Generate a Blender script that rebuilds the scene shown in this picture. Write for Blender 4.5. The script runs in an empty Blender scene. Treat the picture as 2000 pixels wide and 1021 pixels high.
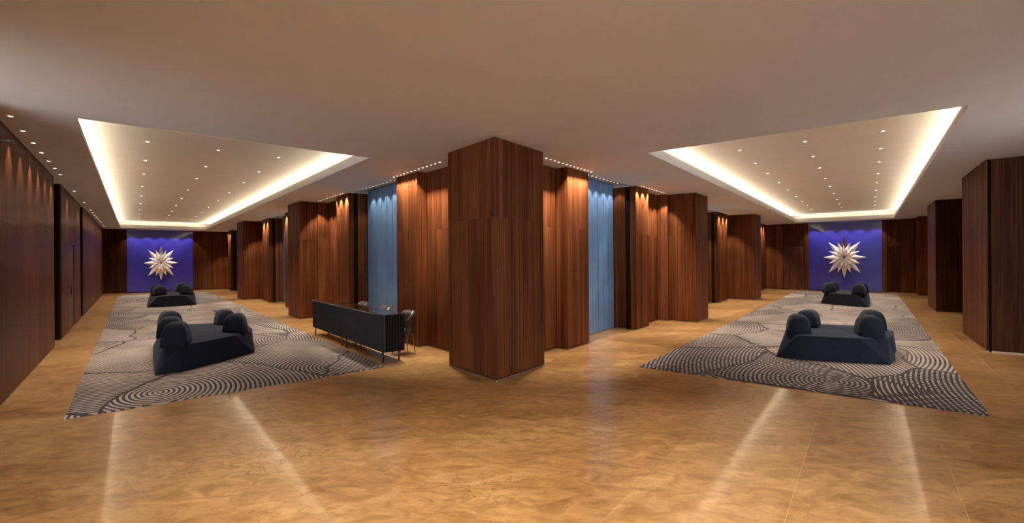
import bpy, math, random
from mathutils import Vector
from mathutils.geometry import tessellate_polygon

random.seed(7)
scene = bpy.context.scene
COL = scene.collection

# ------------------------------------------------------------------ camera, world, exposure
EYE = 1.75
cam_data = bpy.data.cameras.new('camera')
cam_data.sensor_width = 36.0
cam_data.lens = 36.0 * 909.8 / 2000.0
cam_data.shift_y = -0.0029
cam_data.clip_start = 0.05
cam_data.clip_end = 200
cam = bpy.data.objects.new('camera', cam_data)
COL.objects.link(cam)
cam.location = (0, 0, EYE)
cam.rotation_mode = 'YXZ'
cam.rotation_euler = (math.pi / 2, 0, 0)
cam.rotation_mode = 'QUATERNION'
from mathutils import Quaternion
cam.rotation_quaternion = Quaternion((1, 0, 0), math.pi / 2) @ Quaternion((0, 0, 1), -0.0067)
scene.camera = cam

world = bpy.data.worlds.new('world')
scene.world = world
world.use_nodes = True
world.node_tree.nodes['Background'].inputs[0].default_value = (0.86, 0.95, 1.08, 1)
world.node_tree.nodes['Background'].inputs[1].default_value = 4.9

vs = scene.view_settings
vs.view_transform = 'Standard'
vs.look = 'None'
vs.gamma = 1.0
vs.use_curve_mapping = False
vs.exposure = 1.36
scene.cycles.max_bounces = 6
scene.cycles.adaptive_threshold = 0.12
scene.cycles.diffuse_bounces = 4
scene.cycles.glossy_bounces = 3
scene.cycles.transmission_bounces = 2
scene.cycles.caustics_reflective = False
scene.cycles.caustics_refractive = False

# light levels (watts) and colours
WARM = (1.0, 0.90, 0.77)
COVE = (1.0, 0.87, 0.64)
PALE = (1.0, 0.86, 0.70)
E_COFFER = 70.0
E_FOYER = 90.0
E_LEFT = 26.0
E_PIN = 30.0
E_COVE = 2.3      # per metre of cove strip
E_STAR = 24.0

# ------------------------------------------------------------------ the two halls: v across, u along
A_L, A_R = -0.682, 0.6534
AX = {'L': (Vector((math.sin(A_L), math.cos(A_L))), Vector((math.cos(A_L), -math.sin(A_L))), A_L),
      'R': (Vector((math.sin(A_R), math.cos(A_R))), Vector((math.cos(A_R), -math.sin(A_R))), A_R)}
ZC = 3.486           # ceiling
ZU = 3.85            # raised coffer panel

def W(s, v, u, z=0.0):
    d, n, _ = AX[s]
    p = d * u + n * v
    return Vector((p.x, p.y, z))

# ------------------------------------------------------------------ helpers
class MB:
    def __init__(self):
        self.v, self.f, self.m = [], [], []
    def add(self, verts, faces, mi=0):
        o = len(self.v)
        self.v += [tuple(p) for p in verts]
        self.f += [tuple(i + o for i in f) for f in faces]
        self.m += [mi] * len(faces)
        return self
    def hexa(self, b, t, mi=0):          # bottom ring, top ring
        n = len(b)
        fs = [(i, (i + 1) % n, n + (i + 1) % n, n + i) for i in range(n)]
        fs += [tuple(reversed(range(n))), tuple(range(n, 2 * n))]
        return self.add(list(b) + list(t), fs, mi)
    def boxvu(self, s, v0, v1, u0, u1, z0, z1, mi=0):
        q = [(v0, u0), (v1, u0), (v1, u1), (v0, u1)]
        return self.hexa([W(s, a, b, z0) for a, b in q], [W(s, a, b, z1) for a, b in q], mi)
    def box(self, x0, x1, y0, y1, z0, z1, mi=0):
        q = [(x0, y0), (x1, y0), (x1, y1), (x0, y1)]
        return self.hexa([(a, b, z0) for a, b in q], [(a, b, z1) for a, b in q], mi)
    def tube(self, pts, r, seg=8, mi=0):
        pts = [Vector(p) for p in pts]
        rings = []
        for i, p in enumerate(pts):
            t = (pts[min(i + 1, len(pts) - 1)] - pts[max(i - 1, 0)]).normalized()
            a = t.cross(Vector((0, 0, 1)) if abs(t.z) < 0.9 else Vector((1, 0, 0))).normalized()
            b = t.cross(a)
            rr = r[i] if isinstance(r, (list, tuple)) else r
            rings.append([p + (a * math.cos(k * 2 * math.pi / seg) + b * math.sin(k * 2 * math.pi / seg)) * rr for k in range(seg)])
        vv = [q for g in rings for q in g]
        fs = []
        for i in range(len(pts) - 1):
            for k in range(seg):
                fs.append((i * seg + k, i * seg + (k + 1) % seg, (i + 1) * seg + (k + 1) % seg, (i + 1) * seg + k))
        fs += [tuple(reversed(range(seg))), tuple(range((len(pts) - 1) * seg, len(pts) * seg))]
        return self.add(vv, fs, mi)
    def mesh(self, name, mats, smooth=False):
        me = bpy.data.meshes.new(name)
        me.from_pydata(self.v, [], self.f)
        for m in (mats if isinstance(mats, (list, tuple)) else [mats]):
            me.materials.append(m)
        if any(self.m):
            me.polygons.foreach_set('material_index', self.m)
        if smooth:
            me.polygons.foreach_set('use_smooth', [True] * len(self.f))
        me.update()
        return me
    def build(self, name, mats, parent=None, smooth=False, recalc=True):
        me = self.mesh(name, mats, smooth)
        if recalc:
            import bmesh
            bm = bmesh.new(); bm.from_mesh(me)
            bmesh.ops.recalc_face_normals(bm, faces=bm.faces)
            bm.to_mesh(me); bm.free()
        return link(name, me, parent)

def link(name, data, parent=None):
    o = bpy.data.objects.new(name, data)
    COL.objects.link(o)
    if parent is not None:
        o.parent = parent
    return o

def empty(name, loc=(0, 0, 0), rz=0.0):
    o = bpy.data.objects.new(name, None)
    o.empty_display_size = 0.1
    COL.objects.link(o)
    o.location = loc
    o.rotation_euler = (0, 0, rz)
    return o

def tag(o, label=None, cat=None, group=None, kind=None):
    if label: o['label'] = label
    if cat: o['category'] = cat
    if group: o['group'] = group
    if kind: o['kind'] = kind
    return o

def struct(o, label=None):
    o['kind'] = 'structure'
    if label: o['label'] = label
    return o

# ------------------------------------------------------------------ materials
def new_mat(name):
    m = bpy.data.materials.new(name)
    m.use_nodes = True
    nt = m.node_tree
    return m, nt, nt.nodes['Principled BSDF']

def nd(nt, t, **kw):
    n = nt.nodes.new(t)
    for k, v in kw.items():
        setattr(n, k, v)
    return n

def mathn(nt, op, a, b=None):
    n = nd(nt, 'ShaderNodeMath', operation=op)
    for i, x in enumerate((a, b)):
        if x is None: continue
        if isinstance(x, (int, float)): n.inputs[i].default_value = x
        else: nt.links.new(x, n.inputs[i])
    return n.outputs[0]

def ramp(nt, fac, stops):
    r = nd(nt, 'ShaderNodeValToRGB')
    e = r.color_ramp.elements
    while len(e) > 1: e.remove(e[-1])
    e[0].position, e[0].color = stops[0][0], (*stops[0][1], 1)
    for p, c in stops[1:]:
        q = e.new(p); q.color = (*c, 1)
    nt.links.new(fac, r.inputs[0])
    return r.outputs[0]

def plain(name, col, rough=0.5, metal=0.0, coat=0.0, noise=0.06, scale=30.0, spec=0.5):
    m, nt, b = new_mat(name)
    tc = nd(nt, 'ShaderNodeNewGeometry')
    nz = nd(nt, 'ShaderNodeTexNoise'); nz.inputs['Scale'].default_value = scale; nz.inputs['Detail'].default_value = 3
    nt.links.new(tc.outputs['Position'], nz.inputs['Vector'])
    c = ramp(nt, nz.outputs['Fac'], [(0.3, tuple(x * (1 - noise) for x in col)), (0.7, tuple(min(1, x * (1 + noise)) for x in col))])
    nt.links.new(c, b.inputs['Base Color'])
    b.inputs['Roughness'].default_value = rough
    b.inputs['Metallic'].default_value = metal
    b.inputs['Coat Weight'].default_value = coat
    b.inputs['Coat Roughness'].default_value = 0.08
    b.inputs['Specular IOR Level'].default_value = spec
    return m

def wood(name, dark, mid, light, rough=0.4, coat=0.0, coat_rough=0.15, tone=0.5, fine=46.0, spec=0.2):
    m, nt, b = new_mat(name)
    g = nd(nt, 'ShaderNodeNewGeometry')
    oi = nd(nt, 'ShaderNodeObjectInfo')
    rnd = mathn(nt, 'FRACT', mathn(nt, 'ADD', oi.outputs['Random'], g.outputs['Random Per Island']))
    mp = nd(nt, 'ShaderNodeMapping'); mp.inputs['Scale'].default_value = (fine, fine, 0.55)
    off = nd(nt, 'ShaderNodeCombineXYZ')
    nt.links.new(mathn(nt, 'MULTIPLY', rnd, 37.0), off.inputs[2])
    nt.links.new(g.outputs['Position'], mp.inputs['Vector'])
    nt.links.new(off.outputs[0], mp.inputs['Location'])
    nz = nd(nt, 'ShaderNodeTexNoise'); nz.inputs['Scale'].default_value = 1.0; nz.inputs['Detail'].default_value = 5; nz.inputs['Roughness'].default_value = 0.6
    nt.links.new(mp.outputs[0], nz.inputs['Vector'])
    mp2 = nd(nt, 'ShaderNodeMapping'); mp2.inputs['Scale'].default_value = (3.0, 3.0, 0.5)
    nt.links.new(g.outputs['Position'], mp2.inputs['Vector'])
    nz2 = nd(nt, 'ShaderNodeTexNoise'); nz2.inputs['Scale'].default_value = 1.0; nz2.inputs['Detail'].default_value = 2
    nt.links.new(mp2.outputs[0], nz2.inputs['Vector'])
    f = mathn(nt, 'ADD', mathn(nt, 'MULTIPLY', nz.outputs['Fac'], 0.75), mathn(nt, 'MULTIPLY', mathn(nt, 'SUBTRACT', rnd, 0.5), tone))
    f = mathn(nt, 'ADD', f, mathn(nt, 'MULTIPLY', nz2.outputs['Fac'], 0.25))
    c = ramp(nt, f, [(0.34, dark), (0.5, mid), (0.66, light)])
    nt.links.new(c, b.inputs['Base Color'])
    b.inputs['Roughness'].default_value = rough
    b.inputs['Specular IOR Level'].default_value = spec
    b.inputs['Coat Weight'].default_value = coat
    b.inputs['Coat Roughness'].default_value = coat_rough
    bp = nd(nt, 'ShaderNodeBump'); bp.inputs['Strength'].default_value = 0.08; bp.inputs['Distance'].default_value = 0.002
    nt.links.new(nz.outputs['Fac'], bp.inputs['Height'])
    nt.links.new(bp.outputs[0], b.inputs['Normal'])
    return m

def emit(name, col, s):
    m = bpy.data.materials.new(name); m.use_nodes = True
    nt = m.node_tree; nt.nodes.clear()
    e = nd(nt, 'ShaderNodeEmission'); o = nd(nt, 'ShaderNodeOutputMaterial')
    e.inputs[0].default_value = (*col, 1); e.inputs[1].default_value = s
    nt.links.new(e.outputs[0], o.inputs[0])
    return m

def marble_mat():
    m, nt, b = new_mat('honey_marble')
    g = nd(nt, 'ShaderNodeNewGeometry'); oi = nd(nt, 'ShaderNodeObjectInfo')
    mp = nd(nt, 'ShaderNodeMapping'); mp.inputs['Rotation'].default_value = (0, 0, 0.2); mp.inputs['Scale'].default_value = (0.8, 1.6, 1)
    nt.links.new(g.outputs['Position'], mp.inputs['Vector'])
    n1 = nd(nt, 'ShaderNodeTexNoise'); n1.inputs['Scale'].default_value = 0.55; n1.inputs['Detail'].default_value = 3; n1.inputs['Distortion'].default_value = 0.6
    n2 = nd(nt, 'ShaderNodeTexNoise'); n2.inputs['Scale'].default_value = 4.5; n2.inputs['Detail'].default_value = 9; n2.inputs['Roughness'].default_value = 0.68; n2.inputs['Distortion'].default_value = 1.2
    n3 = nd(nt, 'ShaderNodeTexNoise'); n3.inputs['Scale'].default_value = 2.0; n3.inputs['Detail'].default_value = 6; n3.inputs['Distortion'].default_value = 2.6
    for n in (n1, n2, n3): nt.links.new(mp.outputs[0], n.inputs['Vector'])
    f = mathn(nt, 'ADD', mathn(nt, 'MULTIPLY', n1.outputs['Fac'], 0.42), mathn(nt, 'MULTIPLY', n2.outputs['Fac'], 0.58))
    f = mathn(nt, 'ADD', f, mathn(nt, 'MULTIPLY', mathn(nt, 'SUBTRACT', oi.outputs['Random'], 0.5), 0.05))
    base = ramp(nt, f, [(0.34, (0.17, 0.080, 0.026)), (0.46, (0.32, 0.165, 0.058)), (0.56, (0.44, 0.245, 0.095)), (0.68, (0.58, 0.36, 0.165))])
    # thin brown veins, only in some patches
    vein = mathn(nt, 'ABSOLUTE', mathn(nt, 'SUBTRACT', n3.outputs['Fac'], 0.5))
    vm = ramp(nt, vein, [(0.0, (1, 1, 1)), (0.022, (0, 0, 0))])
    patch = ramp(nt, n1.outputs['Fac'], [(0.50, (0, 0, 0)), (0.66, (0.75, 0.75, 0.75))])
    mul = nd(nt, 'ShaderNodeMix', data_type='RGBA', blend_type='MULTIPLY'); mul.inputs[0].default_value = 1.0
    nt.links.new(vm, mul.inputs[6]); nt.links.new(patch, mul.inputs[7])
    mx = nd(nt, 'ShaderNodeMix', data_type='RGBA')
    nt.links.new(mul.outputs[2], mx.inputs[0])
    nt.links.new(base, mx.inputs[6]); mx.inputs[7].default_value = (0.11, 0.045, 0.018, 1)
    nt.links.new(mx.outputs[2], b.inputs['Base Color'])
    b.inputs['Roughness'].default_value = 0.30
    b.inputs['Specular IOR Level'].default_value = 0.35
    b.inputs['Coat Weight'].default_value = 0.5
    b.inputs['Coat Roughness'].default_value = 0.075
    b.inputs['Coat IOR'].default_value = 1.5
    return m

def rug_mat(name, seed, turn):
    m, nt, b = new_mat(name)
    g = nd(nt, 'ShaderNodeNewGeometry')
    add = nd(nt, 'ShaderNodeVectorMath', operation='ADD'); add.inputs[1].default_value = (seed * 13.7, seed * 7.3, 0)
    rot = nd(nt, 'ShaderNodeVectorRotate', rotation_type='Z_AXIS'); rot.inputs['Angle'].default_value = turn
    nt.links.new(g.outputs['Position'], rot.inputs['Vector'])
    nt.links.new(rot.outputs[0], add.inputs[0])
    flat = nd(nt, 'ShaderNodeVectorMath', operation='MULTIPLY'); flat.inputs[1].default_value = (1, 0.66, 0)
    nt.links.new(add.outputs[0], flat.inputs[0])
    # warp the cell borders
    wn = nd(nt, 'ShaderNodeTexNoise'); wn.inputs['Scale'].default_value = 0.7; wn.inputs['Detail'].default_value = 2
    nt.links.new(flat.outputs[0], wn.inputs['Vector'])
    ws = nd(nt, 'ShaderNodeVectorMath', operation='SUBTRACT'); ws.inputs[1].default_value = (0.5, 0.5, 0.5)
    nt.links.new(wn.outputs['Color'], ws.inputs[0])
    wm = nd(nt, 'ShaderNodeVectorMath', operation='MULTIPLY'); wm.inputs[1].default_value = (0.9, 0.9, 0)
    nt.links.new(ws.outputs[0], wm.inputs[0])
    wp = nd(nt, 'ShaderNodeVectorMath', operation='ADD')
    nt.links.new(flat.outputs[0], wp.inputs[0]); nt.links.new(wm.outputs[0], wp.inputs[1])
    def vor(feature, sc):
        v = nd(nt, 'ShaderNodeTexVoronoi', voronoi_dimensions='2D', feature=feature)
        v.inputs['Scale'].default_value = sc; v.inputs['Randomness'].default_value = 1.0
        nt.links.new(wp.outputs[0], v.inputs['Vector'])
        return v
    SC = 0.58
    v1 = vor('F1', SC); ve = vor('DISTANCE_TO_EDGE', SC)
    sep = nd(nt, 'ShaderNodeSeparateColor'); nt.links.new(v1.outputs['Color'], sep.inputs[0])
    # arc centre of each patch: cell point plus a per-patch throw
    def stripes(k, period, throw):
        o = nd(nt, 'ShaderNodeVectorMath', operation='SUBTRACT'); o.inputs[1].default_value = (0.5, 0.5, 0.5)
        src = v1.outputs['Color']
        if k:
            wnse = nd(nt, 'ShaderNodeTexWhiteNoise'); nt.links.new(v1.outputs['Color'], wnse.inputs['Vector'])
            src = wnse.outputs['Color']
        nt.links.new(src, o.inputs[0])
        sc = nd(nt, 'ShaderNodeVectorMath', operation='MULTIPLY'); sc.inputs[1].default_value = (throw, throw, 0)
        nt.links.new(o.outputs[0], sc.inputs[0])
        c = nd(nt, 'ShaderNodeVectorMath', operation='ADD')
        nt.links.new(v1.outputs['Position'], c.inputs[0]); nt.links.new(sc.outputs[0], c.inputs[1])
        c2 = nd(nt, 'ShaderNodeVectorMath', operation='MULTIPLY'); c2.inputs[1].default_value = (1, 1, 0)
        nt.links.new(c.outputs[0], c2.inputs[0])
        ds = nd(nt, 'ShaderNodeVectorMath', operation='DISTANCE')
        nt.links.new(flat.outputs[0], ds.inputs[0]); nt.links.new(c2.outputs[0], ds.inputs[1])
        ph = mathn(nt, 'MULTIPLY', ds.outputs['Value'], 2 * math.pi / period)
        # small wobble of the hand-drawn lines
        hn = nd(nt, 'ShaderNodeTexNoise'); hn.inputs['Scale'].default_value = 3.0
        nt.links.new(flat.outputs[0], hn.inputs['Vector'])
        ph = mathn(nt, 'ADD', ph, mathn(nt, 'MULTIPLY', hn.outputs['Fac'], 2.2))
        return mathn(nt, 'SINE', ph)
    s1 = stripes(0, 0.058, 6.5)
    s2 = stripes(1, 0.064, 7.0)
    wid = mathn(nt, 'ADD', mathn(nt, 'MULTIPLY', sep.outputs[2], 0.55), -0.25)      # line weight per patch
    l1 = mathn(nt, 'GREATER_THAN', s1, wid)
    hatch = mathn(nt, 'GREATER_THAN', sep.outputs[0], 0.55)                         # patches with crossing lines
    l2 = mathn(nt, 'MULTIPLY', mathn(nt, 'GREATER_THAN', s2, 0.45), hatch)
    edge = mathn(nt, 'LESS_THAN', ve.outputs['Distance'], 0.014)
    fade_n = nd(nt, 'ShaderNodeTexNoise'); fade_n.inputs['Scale'].default_value = 0.45; fade_n.inputs['Detail'].default_value = 2
    nt.links.new(flat.outputs[0], fade_n.inputs['Vector'])
    fade = ramp(nt, fade_n.outputs['Fac'], [(0.34, (0.7, 0.7, 0.7)), (0.48, (1, 1, 1))])
    ln = mathn(nt, 'MAXIMUM', mathn(nt, 'MAXIMUM', l1, l2), edge)
    fac = mathn(nt, 'MULTIPLY', ln, mathn(nt, 'MULTIPLY', fade, 0.92))
    mx = nd(nt, 'ShaderNodeMix', data_type='RGBA')
    nt.links.new(fac, mx.inputs[0])
    pn = nd(nt, 'ShaderNodeTexNoise'); pn.inputs['Scale'].default_value = 1.3; pn.inputs['Detail'].default_value = 4
    nt.links.new(flat.outputs[0], pn.inputs['Vector'])
    pale = ramp(nt, pn.outputs['Fac'], [(0.35, (0.27, 0.215, 0.180)), (0.65, (0.39, 0.315, 0.268))])
    nt.links.new(pale, mx.inputs[6]); mx.inputs[7].default_value = (0.026, 0.021, 0.026, 1)
    nt.links.new(mx.outputs[2], b.inputs['Base Color'])
    b.inputs['Roughness'].default_value = 0.95
    b.inputs['Specular IOR Level'].default_value = 0.1
    fn = nd(nt, 'ShaderNodeTexNoise'); fn.inputs['Scale'].default_value = 160
    nt.links.new(g.outputs['Position'], fn.inputs['Vector'])
    bp = nd(nt, 'ShaderNodeBump'); bp.inputs['Strength'].default_value = 0.35; bp.inputs['Distance'].default_value = 0.004
    nt.links.new(mathn(nt, 'SUBTRACT', fn.outputs['Fac'], mathn(nt, 'MULTIPLY', ln, 0.6)), bp.inputs['Height'])
    nt.links.new(bp.outputs[0], b.inputs['Normal'])
    return m

def crystal_mat():
    m, nt, b = new_mat('pearl_crystal')
    oi = nd(nt, 'ShaderNodeObjectInfo'); g = nd(nt, 'ShaderNodeNewGeometry')
    nz = nd(nt, 'ShaderNodeTexNoise'); nz.inputs['Scale'].default_value = 7.0; nz.inputs['Detail'].default_value = 2
    nt.links.new(g.outputs['Position'], nz.inputs['Vector'])
    f = mathn(nt, 'FRACT', mathn(nt, 'ADD', mathn(nt, 'MULTIPLY', oi.outputs['Random'], 1.0), mathn(nt, 'MULTIPLY', nz.outputs['Fac'], 0.5)))
    c = ramp(nt, f, [(0.0, (0.92, 0.90, 0.90)), (0.25, (0.90, 0.80, 0.73)), (0.4, (0.95, 0.94, 0.95)), (0.6, (0.66, 0.62, 0.80)), (0.75, (0.94, 0.92, 0.90)), (0.9, (0.68, 0.53, 0.45)), (1.0, (0.92, 0.9, 0.9))])
    nt.links.new(c, b.inputs['Base Color'])
    b.inputs['Roughness'].default_value = 0.28
    b.inputs['Metallic'].default_value = 0.0
    b.inputs['Coat Weight'].default_value = 0.6
    b.inputs['Coat Roughness'].default_value = 0.05
    return m

M = {}
M['ceiling'] = plain('ceiling_paint', (0.63, 0.635, 0.66), 0.85, noise=0.02, scale=2.0, spec=0.2)
M['coffer'] = plain('coffer_paint', (0.82, 0.77, 0.72), 0.85, noise=0.02, scale=2.0, spec=0.2)
M['fascia'] = plain('fascia_paint', (0.54, 0.515, 0.50), 0.7, noise=0.015, scale=3.0, spec=0.25)
M['slat'] = wood('walnut_slats', (0.038, 0.0092, 0.0024), (0.104, 0.0290, 0.0085), (0.195, 0.062, 0.0205), 0.5, 0.0, 0.3, 0.13, 85.0, 0.10)
M['veneer'] = wood('walnut_veneer', (0.036, 0.0115, 0.0044), (0.086, 0.0265, 0.0092), (0.140, 0.048, 0.0180), 0.45, 0.04, 0.16, 0.22, 26.0, 0.08)
M['veneer_end'] = wood('end_wall_veneer', (0.032, 0.0105, 0.0042), (0.072, 0.024, 0.0095), (0.115, 0.042, 0.018), 0.5, 0.0, 0.2, 0.25, 26.0, 0.04)
M['core'] = plain('shadow_gap_black', (0.012, 0.007, 0.005), 0.8, spec=0.1)
M['plinth'] = plain('bronze_plinth', (0.24, 0.15, 0.09), 0.35, 0.6)
M['door'] = wood('door_veneer', (0.035, 0.011, 0.0045), (0.075, 0.025, 0.010), (0.12, 0.042, 0.018), 0.4, 0.2, 0.2, 0.2, 26.0)
M['blue_panel'] = plain('steel_blue_panel', (0.125, 0.235, 0.41), 0.38, 0.0, 0.25, 0.10, 1.6)
M['blue_glass'] = plain('cobalt_lacquered_glass', (0.030, 0.026, 0.34), 0.30, 0.0, 1.0, 0.05, 0.8)
M['blue_glass'].node_tree.nodes['Principled BSDF'].inputs['Coat Roughness'].default_value = 0.03
M['marble'] = marble_mat()
M['grout'] = plain('grout', (0.62, 0.44, 0.24), 0.7)
M['rug1'] = rug_mat('contour_rug_one', 1.0, A_L)
M['rug2'] = rug_mat('contour_rug_two', 2.3, A_R)
M['velvet'] = plain('navy_black_velvet', (0.0105, 0.0125, 0.0185), 0.9, noise=0.3, scale=60, spec=0.15)
M['velvet'].node_tree.nodes['Principled BSDF'].inputs['Sheen Weight'].default_value = 0.14
M['velvet'].node_tree.nodes['Principled BSDF'].inputs['Sheen Roughness'].default_value = 0.4
M['velvet'].node_tree.nodes['Principled BSDF'].inputs['Sheen Tint'].default_value = (0.30, 0.38, 0.55, 1)
M['desk'] = plain('black_lacquer', (0.007, 0.006, 0.0065), 0.5, noise=0.2, scale=12, spec=0.25)
M['desk_top'] = plain('dark_polished_top', (0.035, 0.020, 0.014), 0.10, 0.0, 1.0, 0.15, 9)
M['bronze'] = plain('dark_bronze', (0.10, 0.065, 0.04), 0.35, 0.8)
M['brass'] = plain('brushed_brass', (0.36, 0.25, 0.15), 0.3, 0.9)
M['leather'] = plain('charcoal_leather', (0.040, 0.036, 0.038), 0.5, noise=0.15, scale=40)
M['crystal'] = crystal_mat()
M['amber'] = plain('dark_amber_crystal', (0.10, 0.055, 0.03), 0.15, 0.3, 0.6)
M['smoke'] = plain('smoky_grey_crystal', (0.33, 0.27, 0.24), 0.2, 0.3, 0.6)
M['hub'] = plain('gunmetal', (0.05, 0.05, 0.055), 0.35, 0.8)
M['white_metal'] = plain('white_trim', (0.75, 0.70, 0.66), 0.5)
M['lens'] = emit('lamp_lens', (1.0, 0.88, 0.74), 6.0)
M['pin_lens'] = emit('pin_lens', (1.0, 0.84, 0.66), 4.0)
M['led'] = emit('cove_led', COVE, 4.0)

# ------------------------------------------------------------------ cladding of wall faces with planks
def unit_plank(mat):
    b = MB().box(-0.5, 0.5, -0.5, 0.5, 0.0, 1.0)
    me = b.mesh('plank', mat)
    return me
PLANK = {k: unit_plank(M[k]) for k in ('slat', 'veneer', 'veneer_end', 'door', 'blue_panel')}

def clad(parent, p0, p1, inward, width, mat='slat', z0=0.035, z1=None, name='plank', thick=0.026, gap=0.004,
         jitter=0.004, joined=None, holes=(), plinth=None, splits=()):
    """planks along the face p0-p1 (world xy); inward = a point on the room side; holes = (a, b) metres left open"""
    z1 = z1 or ZC + 0.02
    p0 = Vector(p0[:2]); p1 = Vector(p1[:2]); t = (p1 - p0)
    L = t.length; t.normalize()
    n = Vector((t.y, -t.x))
    if (Vector(inward[:2]) - p0).dot(n) < 0: n = -n
    cuts = []
    a = 0.0
    for h in list(holes) + [(L, L)]:
        if h[0] - a > 0.02: cuts.append((a, h[0]))
        a = h[1]
    ang = math.atan2(t.y, t.x)
    zs = [z0] + list(splits) + [z1]
    for (a, b) in cuts:
        k = max(1, round((b - a) / width)); w = (b - a) / k
        for i in range(k):
            push = random.uniform(-jitter, 0.0)
            for j in range(len(zs) - 1):
                za, zb = zs[j] + (0.0009 if j else 0), zs[j + 1] - (0.0009 if j < len(zs) - 2 else 0)
                c = p0 + t * (a + w * (i + 0.5)) + n * (push - thick / 2)
                if joined is not None:
                    q = [c - t * (w - gap) / 2 - n * thick / 2, c + t * (w - gap) / 2 - n * thick / 2,
                         c + t * (w - gap) / 2 + n * thick / 2, c - t * (w - gap) / 2 + n * thick / 2]
                    joined.hexa([(x.x, x.y, za) for x in q], [(x.x, x.y, zb) for x in q])
                else:
                    o = link(name, PLANK[mat], parent)
                    o.location = (c.x, c.y, za); o.rotation_euler = (0, 0, ang); o.scale = (w - gap, thick, zb - za)
        if plinth is not None:
            q = [p0 + t * a - n * 0.03, p0 + t * b - n * 0.03, p0 + t * b - n * 0.001, p0 + t * a - n * 0.001]
            plinth.hexa([(x.x, x.y, 0.0) for x in q], [(x.x, x.y, z0 - 0.012) for x in q])

def offset_path(path, d):
    """shift an open polyline sideways by d to its right"""
    out = []
    for i, p in enumerate(path):
        p = Vector(p)
        ns = []
        for j in (i - 1, i):
            if 0 <= j < len(path) - 1:
                t = (Vector(path[j + 1]) - Vector(path[j])).normalized()
                ns.append(Vector((t.y, -t.x)))
        if len(ns) == 1: out.append(p + ns[0] * d)
        else:
            m = ns[0] + ns[1]
            out.append(p + m * (2 * d / m.length_squared))
    return out

# ------------------------------------------------------------------ floor: slab with separate marble tiles
def in_room(p):
    dl, nl, _ = AX['L']; dr, nr, _ = AX['R']
    vl, ul = p.dot(nl), p.dot(dl); vr, ur = p.dot(nr), p.dot(dr)
    inL = -1.7 < vl < 5.4 and -3.5 < ul < 33.6
    inR = -5.6 < vr < 3.1 and -3.5 < ur < 29.4
    return (inL and vr < 3.1) or (inR and vl > -1.7)

fl = MB()
fl.box(-26, 22, -5, 30, -0.12, -0.0015)
floor = struct(fl.build('floor', M['grout']))
TW, TL = 0.97, 1.46
tile_me = MB().box(-0.5, 0.5, -0.5, 0.5, -0.01, 0.0).mesh('tile', M['marble'])
rest = MB()
tiles = []
for i in range(-34, 10):
    for j in range(-30, 24):
        v = -0.45 + (i + 0.5) * TW
        u = 0.35 + (j + 0.5 + (0.5 if i % 2 else 0.0)) * TL
        p = W('R', v, u)
        if not any(in_room(Vector((p.x, p.y)) + Vector(q)) for q in ((0, 0), (0.6, 0.6), (-0.6, 0.6), (0.6, -0.6), (-0.6, -0.6))): continue
        r = math.hypot(p.x, p.y)
        view = p.y > 1.5 and abs(p.x) < 1.25 * p.y + 1.0
        tiles.append((r if view else 1e3 + r, v, u, p))
tiles.sort(key=lambda t: t[0])
for k, (r, v, u, p) in enumerate(tiles):
    if k < 230 and r < 900:
        o = link('tile', tile_me, floor)
        o.location = (p.x, p.y, random.uniform(-0.0003, 0.0)); o.rotation_euler = (0, 0, -A_R)
        o.scale = (TW - 0.0022, TL - 0.0022, 1)
    else:
        rest.boxvu('R', v - TW / 2 + 0.0011, v + TW / 2 - 0.0011, u - TL / 2 + 0.0011, u + TL / 2 - 0.0011, -0.02, 0.0)
tag(rest.build('tile_field', M['marble'], floor), kind='stuff')

# ------------------------------------------------------------------ ceiling with two coffers and four light slots
HOLE = {'L': (-0.54, 3.13, 7.70, 31.7), 'R': (-2.90, 0.93, 7.50, 27.6)}
SLOT = [('L', 4.43, 4.86, 9.30, 12.02), ('R', -5.07, -4.56, 8.55, 10.77), ('L', 4.40, 4.86, 18.65, 21.17), ('R', -5.07, -4.62, 16.2, 18.87)]
outer = [Vector((-26, -5, ZC)), Vector((22, -5, ZC)), Vector((22, 30, ZC)), Vector((-26, 30, ZC))]
polys = [outer]
for s, (v0, v1, u0, u1) in HOLE.items():
    polys.append([W(s, v0, u0, ZC), W(s, v0, u1, ZC), W(s, v1, u1, ZC), W(s, v1, u0, ZC)])
for s, v0, v1, u0, u1 in SLOT:
    polys.append([W(s, v0, u0, ZC), W(s, v0, u1, ZC), W(s, v1, u1, ZC), W(s, v1, u0, ZC)])
tri = tessellate_polygon(polys)
cm = MB(); cm.add([p for q in polys for p in q], tri)
ceiling = struct(cm.build('ceiling', M['ceiling']))

def ring_rect(mb, s, r0, z0, r1, z1):
    a = [W(s, *q, z0) for q in ((r0[0], r0[2]), (r0[1], r0[2]), (r0[1], r0[3]), (r0[0], r0[3]))]
    b = [W(s, *q, z1) for q in ((r1[0], r1[2]), (r1[1], r1[2]), (r1[1], r1[3]), (r1[0], r1[3]))]
    mb.add(a + b, [(i, (i + 1) % 4, 4 + (i + 1) % 4, 4 + i) for i in range(4)])
def grow(r, d): return (r[0] - d, r[1] + d, r[2] - d, r[3] + d)

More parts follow.
